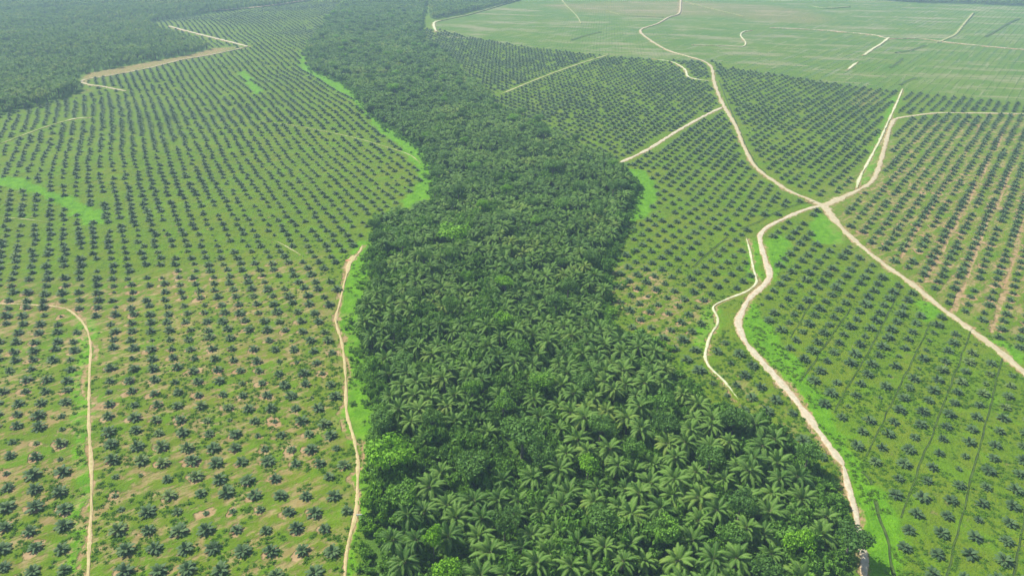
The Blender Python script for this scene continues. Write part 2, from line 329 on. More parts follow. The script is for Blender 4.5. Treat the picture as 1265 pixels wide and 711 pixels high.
# ------------------------------------------------------------------ mesh helpers
class MB:
    def __init__(s): s.v = []; s.f = []; s.m = []; s.n = 0
    def add(s, v, f, mi=0):
        v = np.asarray(v, float).reshape(-1, 3); s.v.append(v)
        for q in f: s.f.append(tuple(i+s.n for i in q)); s.m.append(mi)
        s.n += len(v)
    def merge(s, o, M=None):
        v = np.concatenate(o.v)
        if M is not None:
            A = np.array(M); v = v @ A[:3, :3].T + A[:3, 3]
        s.v.append(v)
        s.f += [tuple(i+s.n for i in q) for q in o.f]; s.m += o.m; s.n += len(v)
    def mesh(s, name, mats):
        me = bpy.data.meshes.new(name); me.from_pydata(np.concatenate(s.v).tolist(), [], s.f)
        for m in mats: me.materials.append(m)
        me.polygons.foreach_set('material_index', s.m); me.update(); return me
def link(name, me, parent=None, kind=None):
    o = bpy.data.objects.new(name, me); C.objects.link(o)
    if parent: o.parent = parent
    if kind: o['kind'] = kind
    return o
def grid_mesh(name, vs, nu, nv, mat, attrs=None, wrap=False):
    """vs: (nu*nv,3); quads between neighbours"""
    i = np.arange(nu-1)[:, None]; j = np.arange(nv if wrap else nv-1)[None, :]; j2 = (j+1) % nv
    q = np.stack([i*nv+j, i*nv+j2, (i+1)*nv+j2, (i+1)*nv+j], -1).reshape(-1, 4)
    me = bpy.data.meshes.new(name); me.vertices.add(len(vs)); me.vertices.foreach_set('co', vs.astype(np.float32).ravel())
    me.loops.add(q.size); me.loops.foreach_set('vertex_index', q.ravel().astype(np.int32))
    me.polygons.add(len(q)); me.polygons.foreach_set('loop_start', np.arange(0, q.size, 4, dtype=np.int32))
    me.materials.append(mat); me.update(calc_edges=True); me.validate()
    for k, a in (attrs or {}).items():
        at = me.attributes.new(k, 'FLOAT', 'POINT'); at.data.foreach_set('value', np.asarray(a, np.float32).ravel())
    me.polygons.foreach_set('use_smooth', [True]*len(me.polygons))
    return me

# ------------------------------------------------------------------ ground
rad = np.concatenate([[0.5, 12, 30, 48, 62], np.geomspace(75, 2300, 400), [2450, 2700, 3100, 3700, 4600, 6000, 8500, 12000]])
ang = np.radians(np.concatenate([np.linspace(-60, 60, 420), np.linspace(60, 300, 40)[1:-1]]))
rr, aa = np.meshgrid(rad, ang, indexing='ij'); gx, gy = rr*np.sin(aa), rr*np.cos(aa)
ga = regions(gx.ravel(), gy.ravel()); gz = hgt(gx, gy)
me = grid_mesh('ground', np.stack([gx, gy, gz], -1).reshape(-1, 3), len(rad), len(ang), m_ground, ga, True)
if me.polygons[2000].normal.z < 0: me.flip_normals()
link('ground', me, kind='structure')

# ------------------------------------------------------------------ roads, paths, ditches
LIFT = lambda d: 0.03 + d*d*6e-7
NAMES = {'main': 'dirt_road', 'north_east': 'dirt_road', 'west': 'dirt_road', 'woodside': 'dirt_road', 'woodside_return': 'dirt_road', 'woodside_upper': 'dirt_road', 'white_lane': 'dirt_road',
         'footpath': 'footpath', 'belt_track': 'footpath', 'gravel_patch': 'gravel_patch', 'clearing': 'bare_clearing', 'loop': 'dirt_road', 'junction': 'dirt_road', 'junction_spur': 'dirt_road', 'field_edge': 'dirt_road'}
for ri, (k, (l, w, kind)) in enumerate(RW.items()):
    tg = np.gradient(l, axis=0); tg /= np.hypot(tg[:, 0], tg[:, 1])[:, None]+1e-9; nr = np.stack([tg[:, 1], -tg[:, 0]], -1)
    prof = [(-2.1, -.22, 1.35), (-1.4, .03, 1.0), (-.9, .09, .5), (-.5, .10, 0.0), (0, .15, .22), (.5, .10, 0.0), (.9, .09, .5), (1.4, .03, 1.0), (2.1, -.22, 1.35)]
    n = len(l); V = []; E = []; RT = []
    D = np.hypot(l[:, 0], l[:, 1]); wid = w*.30*(0.55+.95*vnoise(l[:, 0], l[:, 1], 5, ri)) * np.minimum(1, 0.45+np.minimum(np.arange(n), np.arange(n)[::-1])*.25)
    dl = np.concatenate([[0], np.cumsum(np.hypot(*np.diff(l, axis=0).T))]); ends = np.minimum(dl, dl[-1]-dl); fade = (.7*sstep(16, 0, ends) if kind in ('pale', 'grassy') else 0*ends)
    for a, z, e in prof:
        off = wid*a + np.sign(a)*(vnoise(l[:, 0], l[:, 1], 4, int(a*20)+50+ri)-.5)*min(w, 2)*.25
        q = l + nr*off[:, None]
        V.append(np.stack([q[:, 0], q[:, 1], hgt(q[:, 0], q[:, 1])+np.where(z > 0, z+LIFT(D)+.004*(ri % 9), z)], -1)); E.append(e+fade); RT.append(np.full(n, 1.0 if abs(a) == .5 else 0.0))
    V = np.stack(V, 1).reshape(-1, 3); E = np.stack(E, 1).ravel(); RT = np.stack(RT, 1).ravel()
    at = regions(V[:, 0], V[:, 1]); at['edge'] = E; at['rut'] = RT
    me = grid_mesh('dirt_road', V, n, 9, ROADM[kind], at)
    if me.polygons[4].normal.z < 0: me.flip_normals()
    link(NAMES.get(k, 'dirt_track'), me, kind='structure')
def ditch(pts, w, name, bank):
    q = P(catmull(pts, 5)); seg = np.hypot(*np.diff(q, axis=0).T); s = np.concatenate([[0], np.cumsum(seg)])
    n = max(5, int(s[-1]/2.0)); t = np.linspace(0, s[-1], n); l = np.stack([np.interp(t, s, q[:, 0]), np.interp(t, s, q[:, 1])], -1)
    l += (np.stack([vnoise(l[:, 0], l[:, 1], 6, 91), vnoise(l[:, 0], l[:, 1], 6, 92)], -1)-.5)*.7
    tg = np.gradient(l, axis=0); tg /= np.hypot(tg[:, 0], tg[:, 1])[:, None]+1e-9; nr = np.stack([tg[:, 1], -tg[:, 0]], -1)
    wid = w*(.5+.9*vnoise(l[:, 0], l[:, 1], 5, 93)); m = MB(); D = np.hypot(l[:, 0], l[:, 1]); rows = []
    for a, z in ((-1.9, -.2), (-1.0, bank), (-.5, .06), (.5, .06), (1.0, bank*.8), (1.9, -.2)):
        p = l+nr*(wid*a)[:, None]; rows.append(np.stack([p[:, 0], p[:, 1], hgt(p[:, 0], p[:, 1])+z+(LIFT(D) if z > 0 else 0)+(vnoise(p[:, 0], p[:, 1], 2, 94)-.5)*.15*(z > .1)], -1))
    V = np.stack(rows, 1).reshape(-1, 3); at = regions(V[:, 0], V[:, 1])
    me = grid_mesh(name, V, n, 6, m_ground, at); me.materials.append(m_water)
    if me.polygons[2].normal.z < 0: me.flip_normals()
    me.polygons.foreach_set('material_index', [1 if (i % 5) in (1, 2, 3) else 0 for i in range(len(me.polygons))])
    link(name, me, kind='structure'); return l
DL = [ditch(d, .30, 'drainage_ditch', .22) for d in DRAINS]
CL = [ditch(d, .5 if i < 5 else 1.5, 'creek', .35) for i, d in enumerate(CREEKS)]

# ------------------------------------------------------------------ plant shapes
def frond(L, th0, droop, n, ll, lw, sag=.35, mats=(0, 1), seed=0, rw=.10):
    rg = random.Random(seed); K = 9; p = [(0, 0)]; th = []
    for i in range(K):
        t = (i+.5)/K; a = th0-droop*t**1.3; th.append(a); p.append((p[-1][0]+L/K*math.cos(a), p[-1][1]+L/K*math.sin(a)))
    m = MB(); pv = []
    for i, (x, z) in enumerate(p):
        r = rw*(1-.8*i/K); pv += [(x, -r, z), (x, r, z)]
    m.add(pv, [(2*i, 2*i+1, 2*i+3, 2*i+2) for i in range(K)], mats[1])
    V = []; Fc = []
    for k in range(n):
        t = .14+.86*(k+.5)/n; u = t*K; i = min(K-1, int(u)); fr = u-i
        b = np.array([p[i][0]*(1-fr)+p[i+1][0]*fr, 0, p[i][1]*(1-fr)+p[i+1][1]*fr]); T = np.array([math.cos(th[i]), 0, math.sin(th[i])])
        l = ll*(math.sin(math.pi*min(1, .18+.80*t))**.7)*rg.uniform(.85, 1.1)
        for s in (-1, 1):
            d = T*(.50+.5*t)+np.array([0, s, 0])*rg.uniform(.8, 1)+np.array([0, 0, .25-sag+rg.uniform(-.18, .18)]); d /= np.linalg.norm(d)
            mid = b+d*l*.55; tip = b+d*l+np.array([0, 0, -l*sag*.55]); w = T*lw/2; q = len(V)
            V += [b-w, b+w, mid+w*.9, mid-w*.9, tip]; Fc += [(q, q+1, q+2, q+3), (q+3, q+2, q+4)]
    m.add(V, Fc, mats[0]); return m
def tube(pts, radii, sides=7, mi=0):
    m = MB(); V = []; n = len(pts)
    for (x, y, z), r in zip(pts, radii):
        for k in range(sides): a = 2*math.pi*k/sides; V.append((x+r*math.cos(a), y+r*math.sin(a), z))
    Fc = [(i*sides+k, i*sides+(k+1) % sides, (i+1)*sides+(k+1) % sides, (i+1)*sides+k) for i in range(n-1) for k in range(sides)]
    m.add(V, Fc, mi); return m
GA = math.radians(137.5)
# frond kinds of the mature palm: (start angle, droop, length)
MK = [(math.radians(a), math.radians(d), L) for a, d, L in ((78, 40, 4.6), (62, 70, 5.6), (44, 85, 6.2), (24, 75, 6.4), (6, 62, 6.3), (-14, 45, 5.8))]
YK = [(math.radians(a), math.radians(d), L) for a, d, L in ((74, 45, 2.2), (54, 62, 2.7), (34, 55, 2.8), (14, 40, 2.7))]
mf = [[frond(L, a, d, 18, 1.25, .30, .40, (0, 1), 10*i+j, .09) for j in range(2)] for i, (a, d, L) in enumerate(MK)]
yf = [[frond(L, a, d, 9, .85, .33, .25, (0, 1), 77+10*i+j, .045) for j in range(2)] for i, (a, d, L) in enumerate(YK)]
df = [frond(4.6, math.radians(-58-6*j), math.radians(22), 9, .55, .20, .6, (0, 0), 200+j, .09) for j in range(2)]
mfm = [[m.mesh('frond', [m_palm, m_rachis]) for m in r] for r in mf]; yfm = [[m.mesh('frond', [m_young, m_rachis]) for m in r] for r in yf]
dfm = [m.mesh('dead_frond', [m_dead]) for m in df]
def mature_layout(rg, full=True):
    """(kind, variant, azimuth, tilt) of each frond"""
    out = []; cnt = (3, 5, 6, 6, 6, 4); k = 0; a0 = rg.uniform(0, 6.28)
    for kind, c in enumerate(cnt):
        for _ in range(c):
            out.append((kind, k % 2, a0+k*GA+rg.uniform(-.35, .35), rg.uniform(-.18, .2), rg.uniform(.78, 1.1))); k += 1
    return out
def young_layout(rg):
    out = []; k = 0; a0 = rg.uniform(0, 6.28)
    for kind, c in enumerate((3, 5, 6, 6)):
        for _ in range(c): out.append((kind, k % 2, a0+k*GA+rg.uniform(-.2, .2), rg.uniform(-.1, .1), rg.uniform(.85, 1.12))); k += 1
    return out
def fmat(az, tilt, s, z, r): return Matrix.Translation((0, 0, z)) @ Matrix.Rotation(az, 4, 'Z') @ Matrix.Rotation(tilt, 4, 'Y') @ Matrix.Translation((r, 0, 0)) @ Matrix.Diagonal((s, s, s, 1))
TR = [tube([(0, 0, -.5), (.08, .05, 2.5), (.02, .1, 5.2), (0, 0, 8.0), (0, 0, 8.7)], [.48, .34, .33, .42, .25], 8), tube([(0, 0, -.5), (-.1, .1, 2), (-.1, 0, 5.2), (0, 0, 8.0), (0, 0, 8.7)], [.5, .36, .34, .44, .25], 8)]
trm = [t_.mesh('trunk', [m_trunk]) for t_ in TR]
ST = tube([(0, 0, -.3), (0, 0, .25), (0, 0, .6)], [.33, .30, .12], 7); stm = ST.mesh('stem', [m_trunk])
lib = {}
def libcol(name, meshes):
    c = bpy.data.collections.new(name)
    for i, me in enumerate(meshes): c.objects.link(bpy.data.objects.new('%s_%02d' % (name, i), me))
    lib[name] = c; return c
def whole_mature(seed):
    rg = random.Random(seed); m = MB(); m.merge(TR[seed % 2]); mm = MB()
    for kind, v, az, ti, s in mature_layout(rg): mm.merge(mf[kind][v], fmat(az, ti, s, 8.2, .15))
    m.m = [2]*len(m.m); m.merge(mm)
    for q in range(3): d = MB(); d.merge(df[q % 2], fmat(rg.uniform(0, 6.28), 0, 1, 7.9, .3)); d.m = [3]*len(d.m); m.merge(d)
    return m.mesh('palm', [m_palm, m_rachis, m_trunk, m_dead])
def whole_young(seed):
    rg = random.Random(seed); m = MB()
    for kind, v, az, ti, s in young_layout(rg): m.merge(yf[kind][v], fmat(az, ti, s, .45, .08))
    return m.mesh('young_palm', [m_young, m_rachis])
libcol('palm_src', [whole_mature(300+i) for i in range(8)]); libcol('young_src', [whole_young(400+i) for i in range(8)])

def crown(seed, nl, R0, flat, nleaf, ls, zc):
    """many leaf-sized faces on overlapping lobes spread through the crown's volume"""
    rg = np.random.default_rng(seed); V = []; Fc = []
    lobes = []
    for i in range(nl):
        a = rg.uniform(0, 6.28); r = R0*math.sqrt(rg.uniform(0, 1))*.72; z = zc+R0*flat*rg.uniform(-.45, .55)*(1-.5*(r/R0)**2); lobes.append((r*math.cos(a), r*math.sin(a), z, R0*rg.uniform(.24, .46)))
    for k in range(nleaf):
        lx, ly, lz, lr = lobes[rg.integers(nl)]; d = rg.normal(size=3); d[2] = abs(d[2])*1.0-.35; d /= np.linalg.norm(d)
        c = np.array((lx, ly, lz))+d*lr*rg.uniform(.55, 1.08)*np.array((1, 1, .8)); nrm = d+rg.normal(size=3)*.55; nrm /= np.linalg.norm(nrm)
        u = np.cross(nrm, rg.normal(size=3)); u /= np.linalg.norm(u); v = np.cross(nrm, u); s = ls*rg.uniform(.6, 1.3); q = len(V)
        V += [c-u*s*.5, c+v*s*.32-nrm*s*.08, c+u*s*.55, c-v*s*.32-nrm*s*.08]; Fc.append((q, q+1, q+2, q+3))
    m = MB(); m.add(V, Fc); return m, lobes
crowns = []
for i in range(7):
    cm, lobes = crown(500+i, 16+2*i % 7, 5.2, .62, 1500, .85, 9.0+.3*(i % 3))
    tm = MB(); tm.merge(tube([(0, 0, -.5), (.15, .1, 3), (.1, .2, 6.5), (0, 0, 9.5)], [.42, .3, .22, .08], 7))
    for lx, ly, lz, lr in lobes[:6]:
        s = np.array((.1, .15, 4.8)); e = np.array((lx, ly, lz)); b = [s, s*.45+e*.55+np.array((0, 0, .3)), e]; tt = tube([tuple(v) for v in b], [.18, .11, .05], 5); tm.merge(tt)
    crowns.append((cm.mesh('crown', [m_tree]), tm.mesh('trunk', [m_bark])))
libcol('bush_src', [crown(600+i, 9, 1.0, .75, 260, .34, .75)[0].mesh('bush', [m_under]) for i in range(6)])
def tuft(seed):
    rg = random.Random(seed); V = []; Fc = []
    for k in range(20):
        a = rg.uniform(0, 6.28); r = rg.uniform(0, .8); x, y = r*math.cos(a), r*math.sin(a); a2 = rg.uniform(0, 6.28); s = rg.uniform(.16, .36); h = rg.uniform(.12, .42)*(1.1-r); q = len(V)
        dx, dy = math.cos(a2)*s, math.sin(a2)*s
        V += [(x-dx, y-dy, h*.3), (x+dy*.5, y-dx*.5, h), (x+dx, y+dy, h*.6), (x-dy*.5, y+dx*.5, h*.8)]; Fc.append((q, q+1, q+2, q+3))
    m = MB(); m.add(V, Fc); return m.mesh('weed', [m_tuft])
libcol('tuft_src', [tuft(700+i) for i in range(6)])
def seedling(seed):
    rg = random.Random(seed); V = []; Fc = []
    for k in range(7):
        a = k*GA+rg.uniform(-.2, .2); c, s = math.cos(a), math.sin(a); q = len(V); w = .22
        V += [(0, 0, .1), (c*.55-s*w, s*.55+c*w, .75), (c*1.15, s*1.15, .62), (c*.55+s*w, s*.55-c*w, .75)]; Fc.append((q, q+1, q+2, q+3))
    m = MB(); m.add(V, Fc); return m.mesh('seedling', [m_young])
libcol('seedling_src', [seedling(i) for i in range(3)])

def scatter(name, label, cat, src, x, y, z, rotz, scl, tone, tilt=.05, idx=None):
    n = len(x); me = bpy.data.meshes.new(name); me.vertices.add(n); me.vertices.foreach_set('co', np.stack([x, y, z], -1).astype(np.float32).ravel())
    rot = np.stack([RNG.normal(0, tilt, n), RNG.normal(0, tilt, n), rotz], -1); s3 = scl if scl.ndim == 2 else np.repeat(scl[:, None], 3, 1)
    for k, ty, a in (('rot', 'FLOAT_VECTOR', rot), ('scl', 'FLOAT_VECTOR', s3)):
        at = me.attributes.new(k, ty, 'POINT'); at.data.foreach_set('vector', a.astype(np.float32).ravel())
    at = me.attributes.new('tone', 'FLOAT', 'POINT'); at.data.foreach_set('value', np.asarray(tone, np.float32))
    at = me.attributes.new('idx', 'INT', 'POINT'); at.data.foreach_set('value', (RNG.integers(0, 1000, n) if idx is None else idx).astype(np.int32))
    o = link(name, me); o['kind'] = 'stuff'; o['label'] = label; o['category'] = cat
    ng = bpy.data.node_groups.new(name+'_scatter', 'GeometryNodeTree'); ng.interface.new_socket('Geometry', in_out='INPUT', socket_type='NodeSocketGeometry'); ng.interface.new_socket('Geometry', in_out='OUTPUT', socket_type='NodeSocketGeometry')
    nd = ng.nodes.new; gi = nd('NodeGroupInput'); go = nd('NodeGroupOutput'); ci = nd('GeometryNodeCollectionInfo'); ci.inputs['Collection'].default_value = lib[src]; ci.inputs['Separate Children'].default_value = True; ci.inputs['Reset Children'].default_value = True
    ip = nd('GeometryNodeInstanceOnPoints'); ip.inputs['Pick Instance'].default_value = True
    def na(nm, ty): a = nd('GeometryNodeInputNamedAttribute'); a.data_type = ty; a.inputs[0].default_value = nm; return [s for s in a.outputs if s.enabled and s.name == 'Attribute'][0]
    L = ng.links.new; L(gi.outputs[0], ip.inputs['Points']); L(ci.outputs[0], ip.inputs['Instance']); L(na('idx', 'INT'), ip.inputs['Instance Index']); L(na('rot', 'FLOAT_VECTOR'), ip.inputs['Rotation']); L(na('scl', 'FLOAT_VECTOR'), ip.inputs['Scale'])
    L(ip.outputs[0], go.inputs[0]); md = o.modifiers.new('scatter', 'NODES'); md.node_group = ng
    return o

# ------------------------------------------------------------------ planting lattices
def lattice(az, pitch, inrow, u0, ext, tri=True):
    az = math.radians(az); d = np.array([math.sin(az), math.cos(az)]); n = np.array([math.cos(az), -math.sin(az)])
    i = np.arange(int(-ext/pitch), int(ext/pitch)); j = np.arange(int(-ext/inrow), int(ext/inrow)); I, J = np.meshgrid(i, j, indexing='ij')
    u = u0+I*pitch; s = (J+(.5*(I % 2) if tri else 0))*inrow; x = u*n[0]+s*d[0]; y = u*n[1]+s*d[1]
    return x.ravel(), y.ravel(), I.ravel(), J.ravel()
def view(x, y, mx=70, my0=-12, my1=60):
    px, py = proj(x, y); return (y > 40) & (px > -mx) & (px < W+mx) & (py > my0) & (py < H+my1)
def road_clear(x, y, extra):
    ok = np.ones(x.shape, bool)
    for k, (l, w, kind) in RW.items():
        lo, hi = l.min(0)-12, l.max(0)+12; m = (x > lo[0]) & (x < hi[0]) & (y > lo[1]) & (y < hi[1])
        if m.any():
            dd = segdist(l, x[m], y[m]); ok[np.flatnonzero(m)[dd < w*.5+extra*(.6 if w < 2 else 1)]] = False
    return ok
# young palms: left of the belt
def in_any(polys, x, y):
    r = np.zeros(x.shape, bool)
    for p in polys: r |= inpoly(p, x, y)
    return r
AZL, AZR, AZM = -28.6, 37.8, 30.0
LEFT = P([(-400,900),(-400,300),(-300,-30),(420,-22),(520,60),(560,220),(470,300),(460,800),(300,900)])
drain_n = np.array([math.cos(math.radians(AZR)), -math.sin(math.radians(AZR))])
du = np.array([(l @ drain_n).mean() for l in DL[1:6]]); PR = np.median(np.diff(np.sort(du)))/2; PR = float(np.clip(PR, 7.2, 8.6))
ph = np.angle(np.exp(2j*np.pi*du/(2*PR)).mean())/(2*np.pi)*2*PR
x1, y1, i1, j1 = lattice(AZL, 7.9, 8.9, 0, 2600); k = view(x1, y1); x1, y1, i1, j1 = x1[k], y1[k], i1[k], j1[k]
wn_ = (vnoise(x1, y1, 150, 11)-.5)*12*sstep(90, 260, y1); x1 = x1+wn_; y1 = y1+(vnoise(x1, y1, 170, 12)-.5)*10*sstep(90, 260, y1)
k = inpoly(LEFT, x1, y1) & ~inpoly(BELT, x1, y1) & ~inpoly(DARKWOOD, x1, y1) & ~in_any(SOIL[:3:2], x1, y1); x1, y1, i1, j1 = x1[k], y1[k], i1[k], j1[k]; b1 = np.zeros(len(x1), int)
RIGHT = P([(470,40),(540,36),(640,57),(700,64),(760,71),(800,73),(850,76),(880,76),(925,88),(994,98),(1058,107),(1111,113),(1177,120),(1265,128),(1500,150),(1700,900),(1000,900),(780,600),(740,300)])
MID = P([(470,40),(540,30),(882,76),(894,131),(950,219),(1017,254),(940,285),(860,250),(790,215),(770,190),(600,130)])
x2, y2, i2, j2 = lattice(AZR, PR, 9.1, ph+PR/2, 2600); k = view(x2, y2) & ~inpoly(MID, x2, y2); x2, y2, i2, j2 = x2[k], y2[k], i2[k], j2[k]; b2 = np.ones(len(x2), int)
x3, y3, i3, j3 = lattice(AZM, 7.9, 9.0, 3, 2600); k = view(x3, y3) & inpoly(MID, x3, y3); x3, y3, i3, j3 = x3[k], y3[k], i3[k], j3[k]; b3 = np.full(len(x3), 2)
x23, y23 = np.concatenate([x2, x3]), np.concatenate([y2, y3]); i23, j23, b23 = np.concatenate([i2, i3]), np.concatenate([j2, j3]), np.concatenate([b2, b3])
k = inpoly(RIGHT, x23, y23) & ~inpoly(BELT, x23, y23); x23, y23, i23, j23, b23 = x23[k], y23[k], i23[k], j23[k], b23[k]
YX, YY = np.concatenate([x1, x23]), np.concatenate([y1, y23]); YI, YJ, YB = np.concatenate([i1, i23]), np.concatenate([j1, j23]), np.concatenate([b1, b23])
belt_d = segdist(BELT, YX, YY, True)
k = road_clear(YX, YY, 3.6) & ~in_any(LUSH, YX, YY) & (belt_d > 5) & (RNG.random(len(YX)) > np.where(YB > 0, .02, .045))
for c_ in CL: k &= segdist(c_, YX, YY) > 2.5
YX, YY, YI, YJ, YB = YX[k], YY[k], YI[k], YJ[k], YB[k]
jt = np.where(YB > 0, .28, .55); YX = YX+RNG.normal(0, 1, len(YX))*jt; YY = YY+RNG.normal(0, 1, len(YX))*jt
nY = len(YX); ysc = (0.76+.26*vnoise(YX, YY, 60, 21))*RNG.uniform(.78, 1.14, nY); ysc *= np.where(YB > 0, 1.10, 1)*(1+.18*sstep(300, 800, YY))
ysc *= np.where(RNG.random(nY) < .09, RNG.uniform(.45, .75, nY), 1)
ytone = np.clip(.15+.5*vnoise(YX, YY, 40, 22)+RNG.uniform(-.12, .3, nY), 0, 1); yrot = RNG.uniform(0, 6.28, nY); YZ = hgt(YX, YY)
ppx, ppy = proj(YX, YY, YZ+1.0)
infr = (ppx > 2) & (ppx < W-2) & (ppy > 2) & (ppy < H-2); order = np.argsort(np.where(infr, np.hypot(YX, YY), 1e9))[:300]
ind = np.zeros(nY, bool); ind[order] = True
print('young palms', nY, 'PR', PR)
scatter('young_oil_palms', 'thousands of young oil palms in long planted rows receding over the fields', 'oil palms', 'young_src', YX[~ind], YY[~ind], YZ[~ind], yrot[~ind], ysc[~ind], ytone[~ind])

# bare weeded circle round each young palm, part of the ground
def discs():
    k = np.flatnonzero((np.hypot(YX, YY) < 620)); Vx = []; Vy = []; S = []; Fc = []; n = 0; Nn = 12
    rg = np.random.default_rng(5); a = np.linspace(0, 2*np.pi, Nn, endpoint=False)
    regs = regions(YX[k], YY[k]); amt = .35+.5*regs['dry']
    for q, i in enumerate(k):
        if rg.random() > (.80 if YB[i] == 0 else .7): continue
        R1 = rg.uniform(2.6, 4.8)*(1+.3*np.sin(a*2+rg.uniform(0, 6))+rg.uniform(-.12, .12, Nn)); cx, cy = YX[i]-.5, YY[i]-.2
        s = amt[q]*rg.uniform(.4, 1.25)
        Vx += [cx]; Vy += [cy]; S += [s]
        Vx += list(cx+R1*.5*np.cos(a)); Vy += list(cy+R1*.5*np.sin(a)); S += [s*.9]*Nn
        Vx += list(cx+R1*np.cos(a)); Vy += list(cy+R1*np.sin(a)); S += [0]*Nn
        for t_ in range(Nn):
            u = (t_+1) % Nn; Fc.append((n, n+1+t_, n+1+u)); Fc.append((n+1+t_, n+1+Nn+t_, n+1+Nn+u, n+1+u))
        n += 1+2*Nn
    Vx = np.array(Vx); Vy = np.array(Vy); S = np.array(S); D = np.hypot(Vx, Vy)
    me = bpy.data.meshes.new('weeded_circles'); me.from_pydata(np.stack([Vx, Vy, hgt(Vx, Vy)+.035+.02*(S > 0)+D*D*2.5e-7], -1).tolist(), [], Fc); me.materials.append(m_ground)
    at = regions(Vx, Vy); at['soil'] = np.maximum(at['soil'], S)
    for kk, aa_ in at.items(): z = me.attributes.new(kk, 'FLOAT', 'POINT'); z.data.foreach_set('value', np.asarray(aa_, np.float32))
    o = link('weeded_circles', me, kind='stuff'); o['label'] = 'bare brown soil circles weeded round the young palms'; o['category'] = 'bare soil'
discs()

# ------------------------------------------------------------------ single young palms
ORD = 'zeroth first second third fourth fifth sixth seventh eighth ninth tenth eleventh twelfth thirteenth fourteenth fifteenth sixteenth seventeenth eighteenth nineteenth twentieth'.split()
TENS = {20: 'twenty', 30: 'thirty', 40: 'forty', 50: 'fifty', 60: 'sixty', 70: 'seventy', 80: 'eighty', 90: 'ninety'}
def ordn(n):
    if n <= 20: return ORD[n]
    t_, u = n//10*10, n % 10
    return (TENS[t_]+'-'+ORD[u]) if u else TENS[t_][:-1]+'ieth'
fp = RW['footpath'][0]
def block_of(i):
    if YB[i] == 0:
        below = fp[fp[:, 1] < 300]; fx = np.interp(YY[i], below[::-1, 1] if below[0, 1] > below[-1, 1] else below[:, 1], below[::-1, 0] if below[0, 1] > below[-1, 1] else below[:, 0])
        return 'lf' if YX[i] < fx else 'rf'
    wr = RW['west'][0]; wx = np.interp(YY[i], wr[::-1, 1], wr[::-1, 0])
    return 'mr' if YX[i] > wx else 'ml'
blocks = {}
for i in order: blocks.setdefault(block_of(i), []).append(i)
texts = {'lf': ('column', 'left of the footpath', 'young oil palms left of the footpath'), 'rf': ('column', 'right of the footpath', 'young oil palms between the footpath and the belt'),
         'mr': ('row', 'right of the dirt road', 'young oil palms right of the stony dirt road'), 'ml': ('row', 'left of the white trail', 'young oil palms between the belt and the stony road')}
for b, idx in blocks.items():
    rows = {}
    for i in idx: rows.setdefault(int(YI[i]), []).append(i)
    ids = sorted(rows, reverse=(b in ('lf', 'ml')))
    word, where, grp = texts[b]
    for c_, r_ in enumerate(ids):
        for q, i in enumerate(sorted(rows[r_], key=lambda t_: -ppy[t_])):
            root = bpy.data.objects.new('young_oil_palm', None); C.objects.link(root); root.location = (YX[i], YY[i], YZ[i]); root.rotation_euler = (0, 0, yrot[i]); root.empty_display_size = .3
            s = float(ysc[i]); root.scale = (s, s, s); rg = random.Random(int(i))
            root['label'] = f"young oil palm, {ordn(q+1)} from the bottom in the {ordn(c_+1)} {word} {where}"; root['category'] = 'oil palm'; root['group'] = grp
            o = link('stem', stm, root); tn = float(ytone[i])
            for kind, v, az, ti, fs in young_layout(rg):
                o = bpy.data.objects.new('frond', yfm[kind][v]); C.objects.link(o); o.parent = root; o.matrix_local = fmat(az, ti, fs, .45, .08); o['tone'] = tn

# ------------------------------------------------------------------ belt: mature oil palms, trees, undergrowth
bx, by, bi, bj = lattice(84, 7.9, 8.5, 0, 2600); k = view(bx, by, 60, -16, 110) & inpoly(BELT, bx, by); bx, by, bi, bj = bx[k], by[k], bi[k], bj[k]
bx = bx+RNG.uniform(-1.9, 1.9, len(bx)); by = by+RNG.uniform(-1.9, 1.9, len(by)); Db = np.hypot(bx, by)
# named broadleaf trees: crown centre pixel, crown width px, tone, label
TREES = [(560,290,44,.95,'broad bright green tree with a rounded crown in the upper middle of the belt'),
 (480,568,60,1.1,'lime green leafy tree beside the grass strip at the belt\'s left edge'),
 (500,612,42,.8,'leafy green tree just below the lime green tree at belt\'s left edge'),
 (645,541,56,.42,'large grey-green round tree standing among palms in the lower middle of the belt'),
 (585,574,42,.35,'dark bluish green tree left of and below the large grey-green round tree'),
 (535,664,27,1.05,'small lime green tree among palm crowns near the belt\'s lower left'),
 (553,704,36,1.0,'lime green leafy tree cut by the photo\'s bottom edge'),
 (814,494,36,.72,'mid green round tree near the belt\'s right edge below the white trail'),
 (742,525,34,.62,'soft green round tree in the belt, right of its lower middle'),
 (782,555,28,.8,'small light green round tree among star-shaped palm crowns in lower belt'),
 (641,428,30,.8,'yellowish green tree in the centre of the belt, level with the footpath bend'),
 (667,470,34,.78,'light green tall tree in the centre of the belt below the yellowish green tree'),
 (622,498,30,.7,'mid green tree left of and below the tall light green tree in mid belt'),
 (622,393,26,.85,'fresh green tree in the middle of the belt, upper part'),
 (696,253,26,.75,'yellowish tree in the belt near the bright grass patch on its right'),
 (683,209,26,.5,'pale grey-green tree in the belt near the white lane\'s end'),
 (487,110,16,1.1,'small yellow-green tree far up the belt near its left side'),
 (742,640,40,.45,'dense dark green tree in the lower belt right of the middle'),
 (470,330,20,.15,'dark green tree at the belt\'s left edge by the top of the track'),
 (497,300,24,.6,'green climber-covered tree near the belt\'s left edge above the track\'s end'),
 (462,275,16,.5,'slim green tree at the belt\'s left corner above the track\'s end'),
 (400,45,12,.3,'dark tree at the upper left corner of the belt'),
 (668,560,34,.5,'green round tree touching the right side of the large grey-green round tree'),
 (1000,560,30,.7,'green leafy tree at the belt\'s right edge near the end of the stony road'),
 (905,660,34,.75,'leafy green tree near the bottom of the belt towards its right side')]
tree_pos = []
